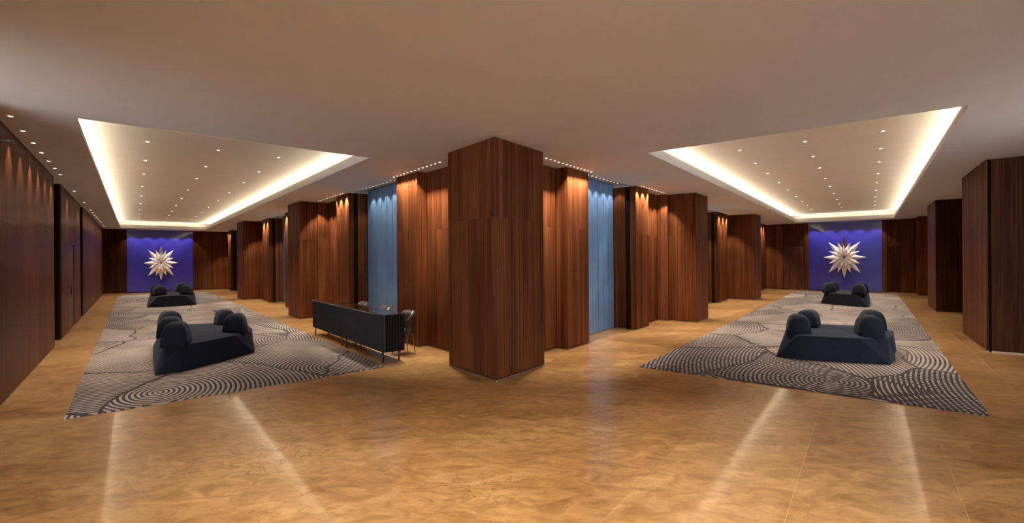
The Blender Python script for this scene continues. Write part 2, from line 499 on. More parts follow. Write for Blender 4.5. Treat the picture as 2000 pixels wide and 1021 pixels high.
for s, R0 in HOLE.items():
    fa = MB()
    ring_rect(fa, s, R0, ZC - 0.002, R0, ZC + 0.07)
    ring_rect(fa, s, R0, ZC + 0.07, grow(R0, 0.035), ZC + 0.07)
    ring_rect(fa, s, grow(R0, 0.035), ZC + 0.07, grow(R0, 0.035), ZC + 0.185)
    ring_rect(fa, s, grow(R0, 0.035), ZC + 0.185, grow(R0, 0.075), ZC + 0.185)
    ring_rect(fa, s, grow(R0, 0.075), ZC + 0.185, grow(R0, 0.075), ZC + 0.15)
    fa.build('coffer_fascia', M['fascia'], ceiling, recalc=False)
    le = MB()
    ring_rect(le, s, grow(R0, 0.075), ZC + 0.15, grow(R0, 0.36), ZC + 0.15)
    ring_rect(le, s, grow(R0, 0.36), ZC + 0.15, grow(R0, 0.36), ZU)
    le.build('cove_ledge', M['fascia'], ceiling, recalc=False)
    g = grow(R0, 0.36)
    pa = MB(); pa.boxvu(s, g[0], g[1], g[2], g[3], ZU, ZU + 0.03)
    pa.build('coffer_panel', M['coffer'], ceiling)
    # LED strips lying on the ledge, hidden behind the fascia
    v0, v1, u0, u1 = R0
    runs = [((v0 - 0.20, (u0 + u1) / 2), u1 - u0, 0.0, 1), ((v1 + 0.20, (u0 + u1) / 2), u1 - u0, 0.0, -1), (((v0 + v1) / 2, u1 + 0.20), v1 - v0, math.pi / 2, 1)]
    for (vc, uc), ln, turn, sg in runs:
        st = MB()
        if turn == 0: st.boxvu(s, vc - 0.015, vc + 0.015, uc - ln / 2, uc + ln / 2, ZC + 0.15, ZC + 0.168)
        else: st.boxvu(s, vc - ln / 2, vc + ln / 2, uc - 0.015, uc + 0.015, ZC + 0.15, ZC + 0.168)
        strip = st.build('cove_light_strip', M['led'], ceiling)
        ld = bpy.data.lights.new('cove_lamp', 'AREA'); ld.shape = 'RECTANGLE'
        ld.size, ld.size_y = 0.03, ln
        ld.energy = E_COVE * ln; ld.color = COVE
        lo = link('cove_lamp', ld, strip)
        lo.location = W(s, vc, uc, ZC + 0.178)
        # aim straight up
        d_, n_, _a = AX[s]
        inward = Vector((n_.x, n_.y, 0)) * sg if turn == 0 else Vector((-d_.x, -d_.y, 0))
        along = Vector((d_.x, d_.y, 0)) if turn == 0 else Vector((n_.x, n_.y, 0))
        aim = (inward * 0.97 + Vector((0, 0, 0.24))).normalized()
        zax = -aim
        from mathutils import Matrix
        xax = along.cross(zax).normalized()
        lo.rotation_euler = Matrix((xax, along, zax)).transposed().to_euler()
for s, v0, v1, u0, u1 in SLOT:
    sl = MB()
    ring_rect(sl, s, (v0, v1, u0, u1), ZC, (v0, v1, u0, u1), ZC + 0.09)
    sl.boxvu(s, v0, v1, u0, u1, ZC + 0.09, ZC + 0.10)
    sl.build('light_slot', M['fascia'], ceiling, recalc=False)

# ------------------------------------------------------------------ inner walls (behind the centre pillar)
BACK = {'L': 5.05, 'R': -5.27}
ROOMPT = {'L': lambda u: W('L', 1.5, u), 'R': lambda u: W('R', -1.5, u)}
# (v, u) corners walking away from the centre pillar, with what covers each face that follows
PATH = {
 'L': [(4.58, 7.10, 's'), (4.58, 8.35, 's'), (4.37, 8.36, 's'), (4.36, 9.27, '-'), (4.83, 9.27, 'b'), (4.83, 12.05, 'g'), (4.34, 12.05, 's'), (4.34, 13.00, '-'),
       (4.62, 13.00, 'd'), (4.62, 14.55, 's'), (4.30, 14.55, '-'), (4.62, 16.0, 'j'), (4.62, 17.2, 'j'), (4.33, 17.2, 'j'), (4.33, 18.62, '-'), (4.83, 18.62, 'b'),
       (4.83, 21.2, 'gj'), (4.33, 21.2, 'j'), (4.33, 22.45, '-'), (4.60, 22.45, 'j'), (4.60, 23.40, 'j'), (4.30, 23.4, '-'), (4.60, 25.0, 'j'), (4.60, 26.3, 'j'),
       (4.33, 26.3, 'j'), (4.33, 28.0, '-'), (4.83, 28.0, 'b'), (4.83, 31.0, 'gj'), (4.33, 31.0, 'j'), (4.33, 32.0, '-'), (4.45, 32.0, 'j'), (4.45, 32.95, 'e')],
 'R': [(-4.80, 6.90, 's'), (-4.80, 7.68, 's'), (-4.55, 7.69, 's'), (-4.54, 8.51, '-'), (-5.05, 8.51, 'b'), (-5.05, 10.79, 'g'), (-4.46, 10.76, 's'), (-4.45, 11.54, '-'),
       (-4.67, 11.54, 'd'), (-4.67, 12.74, 's'), (-4.38, 12.78, '-'), (-4.67, 14.1, 'j'), (-4.67, 15.0, 'j'), (-4.58, 15.0, 'j'), (-4.58, 16.2, '-'), (-5.05, 16.2, 'b'),
       (-5.05, 18.9, 'gj'), (-4.58, 18.9, 'j'), (-4.58, 20.45, '-'), (-4.70, 20.45, 'j'), (-4.70, 20.95, 'j'), (-4.4, 20.95, '-'), (-4.70, 22.2, 'j'), (-4.70, 23.4, 'j'),
       (-4.45, 23.4, 'j'), (-4.45, 24.6, '-'), (-5.05, 24.6, 'b'), (-5.05, 26.9, 'gj'), (-4.43, 26.9, 'j'), (-4.43, 28.55, 'e')]}
SIDE = {'L': 'left', 'R': 'right'}
for s in 'LR':
    path = PATH[s]
    wp = [W(s, v, u).xy for v, u, _ in path]
    off = offset_path(wp, 0.03 if s == 'L' else -0.03)
    end_b = W(s, BACK[s], path[-1][1]).xy; beg_b = W(s, BACK[s], path[0][1]).xy
    ring = [Vector(p) for p in off] + [end_b, beg_b]
    core = MB()
    n = len(ring)
    core.add([(p.x, p.y, 0) for p in ring] + [(p.x, p.y, ZC + 0.08) for p in ring], [(i, (i + 1) % n, n + (i + 1) % n, n + i) for i in range(n)])
    wall = struct(core.build('wall_%s_inner' % SIDE[s], M['core']))
    far = MB(); pl = MB()
    for i in range(len(path) - 1):
        c = path[i][2]
        a, b = wp[i], wp[i + 1]
        L = (b - a).length
        um = (path[i][1] + path[i + 1][1]) / 2
        # a point on the room side: the room lies toward the hall axis, or toward the camera for faces across the hall
        if abs(path[i][1] - path[i + 1][1]) < 0.1: inn = W(s, (path[i][0] + path[i + 1][0]) / 2, um - 1.0)
        else: inn = ROOMPT[s](um)
        if c == 's': clad(wall, a, b, inn, 0.095, plinth=pl, splits=(2.335,) if L > 0.6 else ())
        elif c == 'd': clad(wall, a, b, inn, 0.095, plinth=pl, splits=(2.33,))
        elif c == 'j': clad(wall, a, b, inn, 0.11, joined=far, plinth=pl)
        elif c.startswith('g'): clad(wall, a, b, inn, 0.09, plinth=pl, holes=((L * 0.52, L * 0.74),), joined=far if 'j' in c else None)
        elif c == 'b': clad(wall, a, b, inn, 0.30, 'blue_panel', name='blue_panel', gap=0.022, jitter=0.010, z0=0.01, z1=ZC + 0.09)
    far.build('plank_field', M['slat'], wall)['kind'] = 'stuff'
    pl.build('plinth', M['plinth'], wall)

# ------------------------------------------------------------------ pillars
def pillar(name, ring, faces, label, inw, width=0.095, joined=False, group=None, mats=None, holes=None, center=None):
    """ring = world xy footprint; faces = indices of edges that carry planks"""
    c = sum((Vector(p) for p in ring), Vector((0, 0))) / len(ring)
    root = tag(empty(name), label, 'pillar', group)
    core = MB()
    sh = [Vector(p) + (c - Vector(p)).normalized() * 0.045 for p in ring]
    core.hexa([(p.x, p.y, 0.0) for p in sh], [(p.x, p.y, ZC + 0.01) for p in sh])
    core.build('core', M['core'], root)
    pl = MB(); far = MB()
    for k, i in enumerate(faces):
        a, b = Vector(ring[i]), Vector(ring[(i + 1) % len(ring)])
        mid = (a + b) / 2
        inn = mid + (mid - c)
        mat = mats[k] if mats else 'slat'
        clad(root, a, b, inn, width if mat == 'slat' else 0.9, mat, z1=ZC - 0.004, joined=far if joined else None, plinth=pl, holes=(holes or {}).get(i, ()), splits=(2.345,) if (not joined and mat == 'slat') else ())
    if joined: far.build('plank_field', M['slat'], root)['kind'] = 'stuff'
    pl.build('plinth', M['plinth'], root)
    return root

dl, nl, _ = AX['L']; dr, nr, _ = AX['R']
C0 = Vector((-0.235, 6.62))
EL = C0 + dl * 1.28; ER = C0 + dr * 1.24
pillar('corner_pillar', [C0, ER, ER - nr * 0.60, EL + nl * 0.62, EL], [0, 1, 3, 4],
       'large dark walnut-clad corner pillar at the centre where the two halls meet', None)
pillar('square_pillar', [W('L', 3.80, 14.62).xy, W('L', 3.78, 15.87).xy, W('L', 4.60, 15.87).xy, W('L', 4.60, 14.62).xy], [0, 1, 3],
       'walnut-clad square pillar behind the far end of the black desk', None, group='square pillars of the left hall')
pillar('square_pillar', [W('L', 3.75, 23.44).xy, W('L', 3.72, 24.82).xy, W('L', 4.58, 24.82).xy, W('L', 4.58, 23.44).xy], [0, 1, 3],
       'walnut-clad square pillar of the left hall nearest its cobalt blue end wall', None, joined=True, group='square pillars of the left hall')
pillar('square_pillar', [W('R', -3.67, 12.90).xy, W('R', -3.65, 14.00).xy, W('R', -4.65, 14.00).xy, W('R', -4.65, 12.90).xy], [0, 1, 3],
       'walnut-clad square pillar left of the right rug, second from the corner pillar', None, group='inner square pillars of the right hall')
pillar('square_pillar', [W('R', -3.68, 20.97).xy, W('R', -3.62, 22.04).xy, W('R', -4.68, 22.04).xy, W('R', -4.68, 20.97).xy], [0, 1, 3],
       'walnut-clad square pillar on the far left of the right hall, nearest the door', None, joined=True, group='inner square pillars of the right hall')
pillar('square_pillar', [W('R', 1.69, 11.95).xy, W('R', 2.95, 11.95).xy, W('R', 2.95, 14.47).xy, W('R', 1.67, 14.47).xy], [0, 2, 3],
       'broad walnut pillar with a dark vertical groove at the right edge of the picture', None, group='outer pillars of the right hall', mats=['veneer_end', 'slat', 'slat'], holes={0: ((0.0, 0.07),)})
pillar('square_pillar', [W('R', 1.66, 19.6).xy, W('R', 2.95, 19.6).xy, W('R', 2.95, 21.84).xy, W('R', 1.64, 21.84).xy], [0, 2, 3],
       'walnut pillar on the right side of the right hall, behind the broad edge pillar', None, group='outer pillars of the right hall', mats=['veneer_end', 'slat', 'slat'])
pillar('square_pillar', [W('R', 1.72, 27.2).xy, W('R', 2.95, 27.2).xy, W('R', 2.95, 28.5).xy, W('R', 1.72, 28.5).xy], [0, 3],
       'low-lit walnut pilaster in the far right corner of the right hall', None, joined=True, group='outer pillars of the right hall')

# ------------------------------------------------------------------ outer wall of the left hall (lacquered veneer panels, portals, door)
VL = -1.26
wl = MB()
back = -2.0
U_COR = -1.6       # the wall begins here; corner behind the camera left open, added for fill light
GAP_L = (5.2, 7.4)  # invented tall opening that lets in world light, beyond the left edge of the picture
# solid core behind the panels, with two deep portals and a door niche
segs = [(U_COR, GAP_L[0]), (GAP_L[1], 13.27), (14.49, 19.27), (20.19, 33.3)]
for a, b in segs: wl.boxvu('L', back, VL - 0.03, a, b, 0.0, ZC + 0.02)
wl.boxvu('L', back - 0.05, back, 13.0, 20.5, 0.0, ZC + 0.02)
wall_left = struct(wl.build('wall_left_outer', M['core']))
pl = MB()
def lpanel(u0, u1, width, splits=(), mat='veneer'):
    clad(wall_left, W('L', VL, u0), W('L', VL, u1), W('L', 1, (u0 + u1) / 2), width, mat, name='panel', gap=0.005, jitter=0.001, plinth=pl, splits=splits)
lpanel(U_COR, GAP_L[0], 1.12, (2.265,))
lpanel(GAP_L[1], 9.32, 1.16, (2.265,))
lpanel(9.32, 13.27, 0.99)
lpanel(14.49, 16.09, 0.80)
lpanel(17.38, 19.27, 0.95)
lpanel(20.19, 33.0, 1.16)
# ends of the wall at the added light openings, then the reveals of the portals (faces across the hall)
for uu, du in ((GAP_L[0], 0.5), (GAP_L[1], -0.5), (U_COR, -0.5)):
    ue_ = uu + (0.027 if du > 0 else -0.027)
    clad(wall_left, W('L', VL, ue_), W('L', back, ue_), W('L', -1.6, uu + du), 0.74, 'door', name='reveal', plinth=pl)
clad(wall_left, W('L', VL, 14.49), W('L', back, 14.49), W('L', -1.4, 13.8), 0.74, 'door', name='reveal', plinth=pl)
clad(wall_left, W('L', VL, 20.19), W('L', back, 20.19), W('L', -1.4, 19.5), 0.74, 'door', name='reveal', plinth=pl)
clad(wall_left, W('L', VL, 16.09), W('L', VL, 17.38), W('L', 1, 16.5), 1.29, 'veneer', name='panel', z0=2.20, jitter=0.001, gap=0.005)
pl.build('plinth', M['plinth'], wall_left)
dm = MB().boxvu('L', VL - 0.028, VL - 0.018, 16.11, 17.36, 0.008, 2.19)
door1 = struct(dm.build('door_1', M['door']), 'dark walnut door set in the long lacquered wall on the left')
hd = MB().tube([W('L', VL + 0.03, 16.25, 0.9), W('L', VL + 0.03, 16.25, 1.25)], 0.011)
hd.build('door_handle', M['bronze'], door1, smooth=True)

# ------------------------------------------------------------------ end wall of the left hall
UE = 33.0
we = MB().boxvu('L', -1.3, 5.05, UE + 0.03, UE + 0.25, 0.0, ZC + 0.02)
end_l = struct(we.build('wall_left_end', M['core']))
pl = MB()
def epanel(parent, s, v0, v1, u, width, pln, mat='veneer_end', **kw):
    clad(parent, W(s, v0, u), W(s, v1, u), W(s, (v0 + v1) / 2, u - 3), width, mat, name='panel', gap=0.006, jitter=0.002, plinth=pln, **kw)
epanel(end_l, 'L', VL, -0.30, UE, 0.48, pl)
epanel(end_l, 'L', 2.71, 3.62, UE, 0.46, pl)
epanel(end_l, 'L', 3.63, 4.45, UE - 0.01, 0.10, pl, mat='slat')
pl.build('plinth', M['plinth'], end_l)
bg = MB().boxvu('L', -0.29, 2.70, UE - 0.012, UE + 0.02, 0.03, ZC + 0.01)
tag(bg.build('blue_glass', M['blue_glass'], end_l), 'glossy cobalt blue glass panel')

# ------------------------------------------------------------------ end wall of the right hall
UR = 28.6
we = MB().boxvu('R', -5.27, 3.1, UR + 0.03, UR + 0.25, 0.0, ZC + 0.02)
end_r = struct(we.build('wall_right_end', M['core']))
pl = MB()
epanel(end_r, 'R', -4.43, -3.64, UR, 0.10, pl, mat='slat')
epanel(end_r, 'R', -3.62, -2.68, UR, 0.47, None, z0=2.33)
epanel(end_r, 'R', -2.66, -2.49, UR - 0.02, 0.17, pl, mat='slat')
epanel(end_r, 'R', 0.53, 0.70, UR - 0.02, 0.17, pl, mat='slat')
epanel(end_r, 'R', 0.72, 1.72, UR, 0.50, pl, splits=(2.23,))
pl.build('plinth', M['plinth'], end_r)
bg = MB().boxvu('R', -2.48, 0.52, UR - 0.012, UR + 0.02, 0.03, ZC + 0.01)
tag(bg.build('blue_glass', M['blue_glass'], end_r), 'glossy cobalt blue glass panel')
dm = MB().boxvu('R', -3.61, -2.69, UR + 0.005, UR + 0.028, 0.008, 2.31)
door2 = struct(dm.build('door_2', M['door']), 'flush dark walnut door left of the blue panel in the right hall')
MB().tube([W('R', -2.80, UR - 0.04, 0.9), W('R', -2.80, UR - 0.04, 1.25)], 0.012).build('door_handle', M['bronze'], door2, smooth=True)

# ------------------------------------------------------------------ outer wall of the right hall
VR = 2.95
WR0, GAP_R = -1.7, (6.0, 9.2)      # open corner behind the camera and side gap, both added to admit world light
wr = MB().boxvu('R', VR + 0.03, VR + 0.25, WR0, GAP_R[0], 0.0, ZC + 0.02).boxvu('R', VR + 0.03, VR + 0.25, GAP_R[1], 28.7, 0.0, ZC + 0.02)
wall_right = struct(wr.build('wall_right_outer', M['core']))
pl = MB()
for a, b in ((WR0, GAP_R[0]), (GAP_R[1], 11.9)):
    clad(wall_right, W('R', VR, a), W('R', VR, b), W('R', 0, 3), 1.16, 'veneer', name='panel', gap=0.005, jitter=0.001, plinth=pl)
clad(wall_right, W('R', VR, 14.5), W('R', VR, 19.55), W('R', 0, 17), 1.0, 'veneer', name='panel', gap=0.005, jitter=0.001, plinth=pl)
clad(wall_right, W('R', VR, 21.9), W('R', VR, 27.15), W('R', 0, 24), 1.0, 'veneer', name='panel', gap=0.005, jitter=0.001, plinth=pl)
for uu, du in ((WR0, -0.5), (GAP_R[0], 0.5), (GAP_R[1], -0.5)):
    ue_ = uu + (0.027 if du > 0 else -0.027)
    clad(wall_right, W('R', VR, ue_), W('R', VR + 0.25, ue_), W('R', VR + 0.1, uu + du), 0.25, 'door', name='reveal', plinth=pl)
pl.build('plinth', M['plinth'], wall_right)

# ------------------------------------------------------------------ rugs
def rug(s, c, mat, label):
    b = MB()
    lo = [W(s, *q, 0.002) for q in c]
    cv = sum((Vector(q) for q in c), Vector((0, 0))) / 4
    hi = [W(s, *(Vector(q) + (cv - Vector(q)).normalized() * 0.012), 0.014) for q in c]
    b.hexa(lo, hi)
    return tag(b.build('patterned_rug', mat), label, 'rug', 'contour pattern rugs')
rug('L', [(-0.61, 7.13), (3.17, 7.17), (3.18, 30.6), (-0.62, 30.8)], M['rug1'], 'long beige rug with charcoal contour lines in the left hall beside the desk')
rug('R', [(-2.92, 7.15), (1.04, 7.15), (1.04, 27.3), (-2.92, 27.3)], M['rug2'], 'long beige rug with charcoal contour lines in the right hall')

# ------------------------------------------------------------------ faceted island sofas
NF = [(0.0, 0.16), (0.22, 0.0), (0.75, 0.0), (1.0, 0.05), (1.03, 0.5), (1.0, 0.99), (0.8, 1.0), (0.2, 1.0), (0.0, 0.99)]
NT = [(0.08, 0.45), (0.22, 0.02), (0.76, 0.02), (0.97, 0.36), (1.0, 0.6), (0.98, 0.99), (0.78, 1.0), (0.22, 1.0), (0.05, 0.98)]
def quad(q, x, y):
    fl_, fr, br, bl = [Vector(p) for p in q]
    return (fl_ * (1 - x) + fr * x) * (1 - y) + (bl * (1 - x) + br * x) * y
def module(s, q, flip, root, z=0.42):
    f = [(x, 1 - y) if flip else (x, y) for x, y in NF]
    t = [(x, 1 - y) if flip else (x, y) for x, y in NT]
    n = len(f)
    zt = [z - 0.03, z, z, z - 0.02, z, z + 0.02, z + 0.0, z + 0.0, z + 0.01]
    vv = [W(s, *quad(q, x, y), 0.014) for x, y in f] + [W(s, *quad(q, x, y), zz) for (x, y), zz in zip(t, zt)]
    cx = quad(q, 0.42, 0.62 if not flip else 0.38)
    vv.append(W(s, *cx, z + 0.075))
    fs = []
    for i in range(n):
        j = (i + 1) % n
        if i in (0, 4, 7): fs += [(i, j, n + j), (i, n + j, n + i)]
        else: fs += [(i, j, n + i), (j, n + j, n + i)]
        fs.append((n + i, n + j, 2 * n))
    fs.append(tuple(reversed(range(n))))
    o = MB().add(vv, fs).build('seat_module', M['velvet'], root)
    bv = o.modifiers.new('soft', 'BEVEL'); bv.width = 0.014; bv.segments = 2; bv.limit_method = 'ANGLE'; bv.angle_limit = 0.12
    return o
def dome(s, v, u, z, wv, lu, h, turn, root):
    """bolster: half-round profile, nearly flat ends with soft edges"""
    vv, fs = [], []
    NS, NA = 15, 15
    d, n, a = AX[s]
    ca, sa = math.cos(turn), math.sin(turn)
    for i in range(NS):
        x = math.sin((i / (NS - 1) - 0.5) * math.pi)
        k = max(0.0, 1 - abs(x) ** 7) ** (1 / 2.6)
        k = max(k, 0.02)
        for j in range(NA):
            t = math.pi * j / (NA - 1)
            c_, s_ = math.cos(t), math.sin(t)
            py = math.copysign(abs(c_) ** 0.62, c_) * wv / 2 * (0.55 + 0.45 * k) * (0.0 if k <= 0.02 else 1)
            pz = abs(s_) ** 0.85 * h * (0.62 + 0.38 * k) * (0.0 if k <= 0.02 else 1)
            if k <= 0.02: py, pz = py, h * 0.35
            px = x * lu / 2 * (1 - 0.10 * pz / h)
            q = Vector((v + py * ca - px * sa, u + py * sa + px * ca))
            vv.append(W(s, q.x, q.y, z + pz))
    for i in range(NS - 1):
        for j in range(NA - 1):
            fs.append((i * NA + j, i * NA + j + 1, (i + 1) * NA + j + 1, (i + 1) * NA + j))
        fs.append((i * NA, (i + 1) * NA, (i + 1) * NA + NA - 1, i * NA + NA - 1))
    return MB().add(vv, fs).build('bolster', M['velvet'], root, smooth=True)
def sofa(s, qf, qr, domes, label, group):
    c = quad(qf, 0.5, 1.0)
    root = tag(empty('island_sofa'), label, 'sofa', group)
    module(s, qf, False, root); module(s, qr, True, root, 0.40)
    for d in domes: dome(s, d[0], d[1], 0.405, d[2] * 0.92, d[3] * 0.70, d[4] * 1.0, d[5], root)
    return root
G = 'faceted island sofas on the rugs'
sofa('R', [(-1.29, 9.06), (0.26, 9.50), (0.34, 10.42), (-1.30, 9.93)], [(-1.30, 9.97), (0.34, 10.46), (0.36, 11.5), (-1.25, 10.9)],
     [(-0.98, 9.50, 0.38, 0.60, 0.34, 0.25), (-0.92, 10.42, 0.40, 0.62, 0.34, -0.15), (0.0, 9.82, 0.40, 0.60, 0.36, 0.25), (0.04, 10.75, 0.42, 0.62, 0.36, 0.2)],
     'near navy black faceted island sofa with domed bolsters on the right rug', G)
sofa('L', [(0.23, 8.62), (1.75, 9.80), (1.82, 10.66), (0.25, 10.25)], [(0.25, 10.30), (1.83, 10.71), (1.75, 11.75), (0.30, 12.3)],
     [(0.52, 9.15, 0.40, 0.66, 0.37, -0.25), (0.50, 10.35, 0.42, 0.7, 0.35, -0.1), (0.56, 11.6, 0.42, 0.7, 0.34, 0.1), (1.46, 9.98, 0.40, 0.60, 0.36, -0.35), (1.46, 11.25, 0.38, 0.6, 0.33, 0.1)],
     'near navy black faceted island sofa with domed bolsters on the left rug', G)
sofa('R', [(-1.43, 20.57), (-0.03, 19.70), (0.0, 20.9), (-1.4, 21.5)], [(-1.4, 21.55), (0.0, 20.95), (0.02, 22.3), (-1.35, 22.8)],
     [(-1.16, 20.75, 0.40, 0.8, 0.38, 0.3), (-1.10, 21.9, 0.40, 0.8, 0.38, 0.1), (-0.27, 20.25, 0.40, 0.8, 0.38, -0.2), (-0.2, 21.5, 0.40, 0.8, 0.38, 0.1)],
     'far navy black island sofa on the right rug, in front of the right star', G)
sofa('L', [(0.36, 21.75), (1.90, 21.95), (1.92, 23.3), (0.40, 23.3)], [(0.40, 23.35), (1.92, 23.35), (1.88, 25.2), (0.45, 25.2)],
     [(0.76, 22.5, 0.44, 0.85, 0.38, 0.2), (0.72, 24.0, 0.42, 0.85, 0.38, -0.1), (1.62, 22.5, 0.42, 0.85, 0.38, -0.3), (1.58, 24.6, 0.42, 0.85, 0.38, 0.1)],
     'far navy black island sofa on the left rug, in front of the left star', G)

# ------------------------------------------------------------------ reception desks
def desk(u0, u1, label):
    v0, v1 = 3.23, 3.62
    root = tag(empty('reception_desk'), label, 'desk', 'black fluted reception desks')
    body = MB().boxvu('L', v0 + 0.015, v1 - 0.015, u0 + 0.015, u1 - 0.015, 0.19, 0.795).build('body', M['desk'], root)
    fl_ = MB()
    def flute(p, t, n, w):
        # half-round reed standing on the face
        ring = [p - t * w / 2, p - t * w * 0.30 + n * 0.011, p + n * 0.015, p + t * w * 0.30 + n * 0.011, p + t * w / 2]
        fl_.hexa([(q.x, q.y, 0.19) for q in ring], [(q.x, q.y, 0.795) for q in ring])
    k = round((u1 - u0 - 0.03) / 0.052); w = (u1 - u0 - 0.03) / k
    for i in range(k):
        u = u0 + 0.015 + (i + 0.5) * w
        flute(W('L', v0 + 0.015, u).xy, dl, -nl, w)
        flute(W('L', v1 - 0.015, u).xy, dl, nl, w)
    k2 = round((v1 - v0 - 0.03) / 0.052); w2 = (v1 - v0 - 0.03) / k2
    for i in range(k2):
        v = v0 + 0.015 + (i + 0.5) * w2
        flute(W('L', v, u0 + 0.015).xy, nl, -dl, w2)
        flute(W('L', v, u1 - 0.015).xy, nl, dl, w2)
    tag(fl_.build('fluted_cladding', M['desk'], body), kind='stuff')
    t = MB().boxvu('L', v0, v1, u0, u1, 0.797, 0.82).build('desk_top', M['desk_top'], root)
    bv = t.modifiers.new('edge', 'BEVEL'); bv.width = 0.004; bv.segments = 2
    for uu in (u0 + 0.13, u1 - 0.13):
        for vv in (v0 + 0.035, v1 - 0.06):
            MB().tube([W('L', vv, uu, 0.0), W('L', vv, uu, 0.19)], 0.0145, 10).build('leg', M['bronze'], root, smooth=True)
    MB().boxvu('L', v0 + 0.03, v1 - 0.055, u0 + 0.12, u1 - 0.12, 0.175, 0.19).build('under_frame', M['bronze'], root)
    return root
desk(7.38, 9.37, 'near half of the black fluted reception desk beside the left rug')
desk(9.385, 11.40, 'far half of the black fluted reception desk beside the left rug')

def tub_chair(v, u, label):
    p = W('L', v, u)
    root = tag(empty('desk_chair', p, -A_L), label, 'chair', 'chairs behind the reception desk')
    # local x = across the hall (away from the desk), y = along the hall
    back = MB(); NA = 15
    lv = [(0.42, 0.18), (0.55, 0.20), (0.68, 0.212), (0.775, 0.218)]
    vin, vout = [], []
    for z, r in lv:
        for k in range(NA):
            a = math.radians(-105 + 210 * k / (NA - 1))
            drop = max(0.0, (abs(-105 + 210 * k / (NA - 1)) - 60) / 45) * (0.16 if z > 0.6 else 0.0) * (1 if z > 0.75 else 0.5)
            vout.append((math.cos(a) * r, math.sin(a) * r, z - drop)); vin.append((math.cos(a) * (r - 0.035), math.sin(a) * (r - 0.035), z - drop))
    n = len(vout); fs = []
    for i in range(len(lv) - 1):
        for k in range(NA - 1):
            q = (i * NA + k, i * NA + k + 1, (i + 1) * NA + k + 1, (i + 1) * NA + k)
            fs += [q, tuple(n + x for x in reversed(q))]
    top = (len(lv) - 1) * NA
    for k in range(NA - 1):
        fs += [(k, n + k, n + k + 1, k + 1), (top + k, top + k + 1, n + top + k + 1, n + top + k)]
    for i in range(len(lv) - 1):
        fs += [(i * NA, (i + 1) * NA, n + (i + 1) * NA, n + i * NA), (i * NA + NA - 1, n + i * NA + NA - 1, n + (i + 1) * NA + NA - 1, (i + 1) * NA + NA - 1)]
    backrest = back.add(vout + vin, fs).build('backrest', M['leather'], root, smooth=True)
    rim = [((vout[top + k][0] + vin[top + k][0]) / 2, (vout[top + k][1] + vin[top + k][1]) / 2, vout[top + k][2] + 0.008) for k in range(NA)]
    MB().tube(rim, 0.010, 8).build('rim', M['brass'], backrest, smooth=True)
    st = MB(); ring = [(math.cos(k * math.pi / 10) * 0.18, math.sin(k * math.pi / 10) * 0.18) for k in range(20)]
    st.hexa([(x, y, 0.37) for x, y in ring], [(x * 1.02, y * 1.02, 0.45) for x, y in ring])
    o = st.build('seat', M['leather'], root)
    bv = o.modifiers.new('soft', 'BEVEL'); bv.width = 0.025; bv.segments = 3
    for sx in (-1, 1):
        for sy in (-1, 1):
            MB().tube([(sx * 0.115, sy * 0.115, 0.375), (sx * 0.155, sy * 0.155, 0.0)], [0.013, 0.009], 8).build('leg', M['brass'], root, smooth=True)
tub_chair(3.88, 7.98, 'charcoal tub chair showing past the near end of the black desk')
tub_chair(3.90, 9.05, 'charcoal tub chair behind the middle of the black desk')
tub_chair(3.90, 10.25, 'charcoal tub chair behind the far half of the black desk')

# ------------------------------------------------------------------ star sculptures on the blue panels
def spike_mesh(mat, w, belly=0.36):
    # elongated bipyramid along +x, unit length, with a front ridge
    vv = [(0, 0, 0), (belly, w, 0), (belly, 0, w * 0.75), (belly, -w, 0), (belly, 0, -w * 0.45), (1, 0, 0)]
    fs = [(0, 2, 1), (0, 3, 2), (0, 4, 3), (0, 1, 4), (5, 1, 2), (5, 2, 3), (5, 3, 4), (5, 4, 1)]
    return MB().add(vv, fs).mesh('spike', mat)
SPK = {k: spike_mesh(M[m], w) for k, m, w in (('long', 'crystal', 0.165), ('mid', 'crystal', 0.17), ('short', 'crystal', 0.21), ('amber', 'amber', 0.15), ('smoke', 'smoke', 0.165))}
def star(s, v, u, z, R, sx, top, label):
    p = W(s, v, u, z)
    # root turned so that local x runs across the hall, local y up, local z toward the viewer
    root = tag(empty('star_sculpture', p), label, 'sculpture', 'crystal star sculptures')
    root.rotation_euler = (math.pi / 2, 0, -AX[s][2])
    hold = sx
    def put(kind, ang, ln, tilt, r0, zz):
        o = link('spike', SPK[kind], root)
        d = Vector((math.cos(ang) * math.cos(tilt) * hold, math.sin(ang) * math.cos(tilt), math.sin(tilt)))
        side = Vector((-math.sin(ang) * hold, math.cos(ang), 0)).normalized()
        L = d.length; d.normalize()
        nrm = d.cross(side).normalized()
        side = nrm.cross(d).normalized()
        from mathutils import Matrix
        m = Matrix((d, side, nrm)).transposed()
        o.rotation_euler = m.to_euler()
        o.location = Vector((math.cos(ang) * r0 * hold, math.sin(ang) * r0, zz))
        o.scale = (ln * L, ln * 0.95, ln * 0.95)
    rnd = random.Random(3)
    for k in range(8):
        a = math.pi / 2 + k * math.pi / 4
        put(top if k == 0 else 'long', a, R * (0.92 if k % 2 == 0 else 0.97), 0.08, R * 0.08, 0.07)
    for k in range(8):
        put('mid', math.pi / 8 + k * math.pi / 4, R * 0.74, 0.22, R * 0.06, 0.11)
    for k in range(8):
        put('mid', k * math.pi / 4 + 0.05, R * 0.60, 0.36, R * 0.05, 0.15)
    for k in range(12):
        put('short', k * math.pi / 6 + 0.2, R * 0.48, 0.60, R * 0.04, 0.17)
    for k in range(8):
        put('short', k * math.pi / 4, R * 0.30, 0.98, R * 0.03, 0.20)
    hb = MB().tube([(0, 0, 0.0), (0, 0, 0.16), (0, 0, 0.26), (0, 0, 0.30)], [0.09, 0.09, 0.07, 0.03], 12)
    hb.build('hub', M['hub'], root)
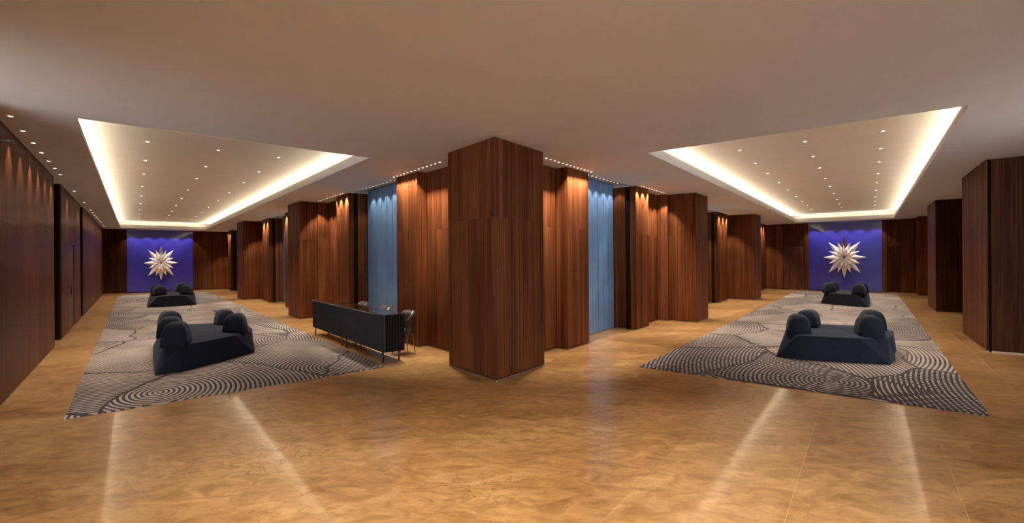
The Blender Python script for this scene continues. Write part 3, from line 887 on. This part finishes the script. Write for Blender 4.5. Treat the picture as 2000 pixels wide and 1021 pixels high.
star('L', 1.19, UE - 0.02, 1.635, 0.99, 0.79, 'smoke', 'white faceted crystal star on the blue end wall of the left hall')
star('R', -0.965, UR - 0.02, 1.70, 1.04, 0.84, 'amber', 'white crystal star with a dark top spike on the right blue wall')

# ------------------------------------------------------------------ lamps
def spot(parent, loc, e, size, blend=0.6, rad=0.03, aim=None, col=WARM, base=(0, 0, 0)):
    ld = bpy.data.lights.new('lamp', 'SPOT')
    ld.energy = e; ld.spot_size = size; ld.spot_blend = blend; ld.shadow_soft_size = rad; ld.color = col
    o = link('lamp', ld, parent)
    o.location = Vector(loc) - Vector(base)
    if aim is not None:
        o.rotation_euler = (Vector(aim) - Vector(loc)).to_track_quat('-Z', 'Y').to_euler()
    return o
def disc_ring(r0, r1, z0, z1, seg=20):
    b = MB(); vv = []
    for k in range(seg):
        a = 2 * math.pi * k / seg
        c, s_ = math.cos(a), math.sin(a)
        vv += [(c * r1, s_ * r1, z1), (c * r1, s_ * r1, z0), (c * r0, s_ * r0, z0), (c * r0, s_ * r0, z1 + 0.012)]
    fs = []
    for k in range(seg):
        j = (k + 1) % seg
        for q in range(3): fs.append((4 * k + q, 4 * j + q, 4 * j + q + 1, 4 * k + q + 1))
    return b.add(vv, fs)
RING = disc_ring(0.024, 0.040, -0.008, 0.0).mesh('trim_ring', M['white_metal'])
LENS = MB().hexa([(math.cos(k * 0.4488) * 0.025, math.sin(k * 0.4488) * 0.025, -0.004) for k in range(14)],
                 [(math.cos(k * 0.4488) * 0.025, math.sin(k * 0.4488) * 0.025, 0.0) for k in range(14)]).mesh('lens', M['lens'])
_p = disc_ring(0.018, 0.027, -0.010, 0.0, 12)
_p.add([(math.cos(k * 0.5236) * 0.019, math.sin(k * 0.5236) * 0.019, -0.006) for k in range(12)], [tuple(reversed(range(12)))], 1)
PIN = _p.mesh('pin_spotlight', [M['white_metal'], M['pin_lens']])
def downlight(p, label, group, e, size, aim=None, col=WARM, rad=0.04, blend=0.7):
    root = tag(empty('recessed_downlight', p), label, 'downlight', group)
    link('trim_ring', RING, root); link('lens', LENS, root)
    spot(root, Vector(p) - Vector((0, 0, 0.02)), e, size, blend, rad, aim, col, p)
    return root
def pin(p, label, group, e, size, aim, col=WARM, lit=True):
    o = link('pin_spotlight', PIN)
    o.location = p
    tag(o, label, 'spotlight', group)
    if lit: spot(o, Vector(p) - Vector((0, 0, 0.02)), e, size, 0.5, 0.02, aim, col, p)
    return o
ORD = ['first', 'second', 'third', 'fourth', 'fifth', 'sixth', 'seventh', 'eighth', 'ninth', 'tenth', 'eleventh', 'twelfth', 'thirteenth', 'fourteenth', 'fifteenth', 'sixteenth', 'seventeenth', 'eighteenth', 'nineteenth', 'twentieth', 'twenty-first', 'twenty-second', 'twenty-third', 'twenty-fourth', 'twenty-fifth']
US = {'L': [10.4, 12.35, 14.3, 16.75, 19.2, 21.8, 24.3, 26.6, 28.8, 30.9], 'R': [10.0, 11.6, 13.2, 15.05, 16.9, 18.9, 20.9, 22.7, 24.4, 26.1]}
VS = {'L': [0.20, 1.26, 2.31], 'R': [-2.0, -0.91, 0.20]}
for s in 'LR':
    for c, v in enumerate(VS[s]):
        for i, u in enumerate(US[s]):
            downlight(W(s, v, u, ZU), '%s downlight from the near end, %s row of the %s coffer' % (ORD[i], ['left', 'middle', 'right'][c], SIDE[s]),
                      'downlights in the %s coffer' % SIDE[s], E_COFFER, math.radians(95))
# row along the lacquered wall on the left (it goes on behind the camera)
ul = [0.8, 1.6, 2.4, 3.2, 7.25, 8.05, 8.86, 9.66, 10.45, 11.25, 12.05, 12.88, 15.7, 18.6, 21.2, 22.3, 23.4, 24.5, 25.6, 26.7, 27.8, 28.9, 30.0, 31.1]
for i, u in enumerate(ul):
    p = W('L', VL + 0.13, u, ZC)
    if i < 5: lab = 'small recessed downlight above the lacquered wall, near the camera and out of sight'
    else: lab = '%s visible downlight along the lacquered left wall, counted from the picture edge' % ORD[i - 5]
    downlight(p, lab, 'downlights along the left wall', E_LEFT, math.radians(70), aim=W('L', VL + 0.20, u, 0), col=PALE, rad=0.02)
# foyer lights above and behind the camera
for i, (x, y) in enumerate([(-1.0, 0.9), (1.0, 0.9), (-2.3, 2.5), (-0.8, 2.85), (0.8, 2.85), (2.3, 2.5)]):
    downlight((x, y, ZC), 'foyer downlight in the plain ceiling over the camera, out of sight', 'foyer downlights over the camera', E_FOYER, math.radians(120))
# pin spots grazing the inner walls and the blue bays
ROWS = [
 ('L', 4.26, 7.2, 9.25, 13, 4.52, 'tiny pin spotlight in the dotted row just left of the corner pillar', 1.0),
 ('L', 4.64, 9.45, 11.95, 12, 4.80, 'tiny pin spotlight above the blue panels behind the desk', 0.22),
 ('L', 4.24, 12.1, 14.4, 11, 4.55, 'tiny pin spotlight above the recess beside the left square pillar', 1.0),
 ('R', -4.42, 6.7, 8.48, 13, -4.72, 'tiny pin spotlight in the dotted row just right of the corner pillar', 1.0),
 ('R', -4.86, 8.65, 10.7, 11, -5.05, 'tiny pin spotlight above the blue panels right of the corner pillar', 0.22),
 ('R', -4.35, 10.75, 12.65, 11, -4.60, 'tiny pin spotlight above the recess beside the right square pillar', 1.0),
 ('L', 4.20, 16.2, 18.5, 7, 4.5, 'tiny pin spotlight between the two left square pillars', 1.6),
 ('L', 4.76, 18.8, 21.0, 6, 4.83, 'tiny pin spotlight above the second blue bay of the left hall', 1.2),
 ('L', 4.20, 21.3, 23.3, 6, 4.5, 'tiny pin spotlight before the far left square pillar', 1.6),
 ('R', -4.45, 14.3, 16.1, 7, -4.6, 'tiny pin spotlight beyond the second right square pillar', 1.6),
 ('R', -4.98, 16.4, 18.7, 6, -5.05, 'tiny pin spotlight above the second blue bay of the right hall', 1.2),
 ('R', -4.45, 19.0, 20.8, 6, -4.6, 'tiny pin spotlight before the far inner pillar of the right hall', 1.6),
 ('L', 4.20, 25.2, 27.8, 6, 4.5, 'tiny pin spotlight beyond the far left square pillar', 1.6),
 ('L', 4.20, 31.0, 32.5, 4, 4.3, 'tiny pin spotlight in the far corner of the left hall', 1.6),
 ('R', -4.30, 22.4, 24.4, 6, -4.5, 'tiny pin spotlight beyond the far inner pillar of the right hall', 1.6),
 ('R', -4.30, 27.0, 28.2, 4, -4.4, 'tiny pin spotlight by the door corner of the right hall', 1.6)]
for s, v, u0, u1, k, va, lab, mul in ROWS:
    slot = abs(v) > 4.6
    for i in range(k):
        u = u0 + (u1 - u0) * (i + 0.5) / k
        z = ZC + 0.09 if slot else ZC
        pin(W(s, v, u, z), lab.replace('tiny pin spotlight', ORD[i] + ' pin spotlight from near end'), lab.replace('tiny pin spotlight', 'pin spots'), (0.85 if 'dotted' in lab else 2) * E_PIN * mul, math.radians(75), W(s, va, u, 0.6), lit=('dotted' in lab or i % 2 == 0))
# wall washers over the blue glass and the stars
for s, vc, ue in (('L', 1.19, UE), ('R', -0.965, UR)):
    for i in range(5):
        v = vc + (i - 2) * 0.62
        pin(W(s, v, ue - 0.42, ZC), '%s tiny pin spotlight from the left, over the blue glass wall of the %s hall' % (ORD[i], SIDE[s]), 'pin spots over the %s blue wall' % SIDE[s],
            E_STAR, math.radians(80), W(s, v, ue - 0.05, 1.0), col=(1, 0.92, 0.84))
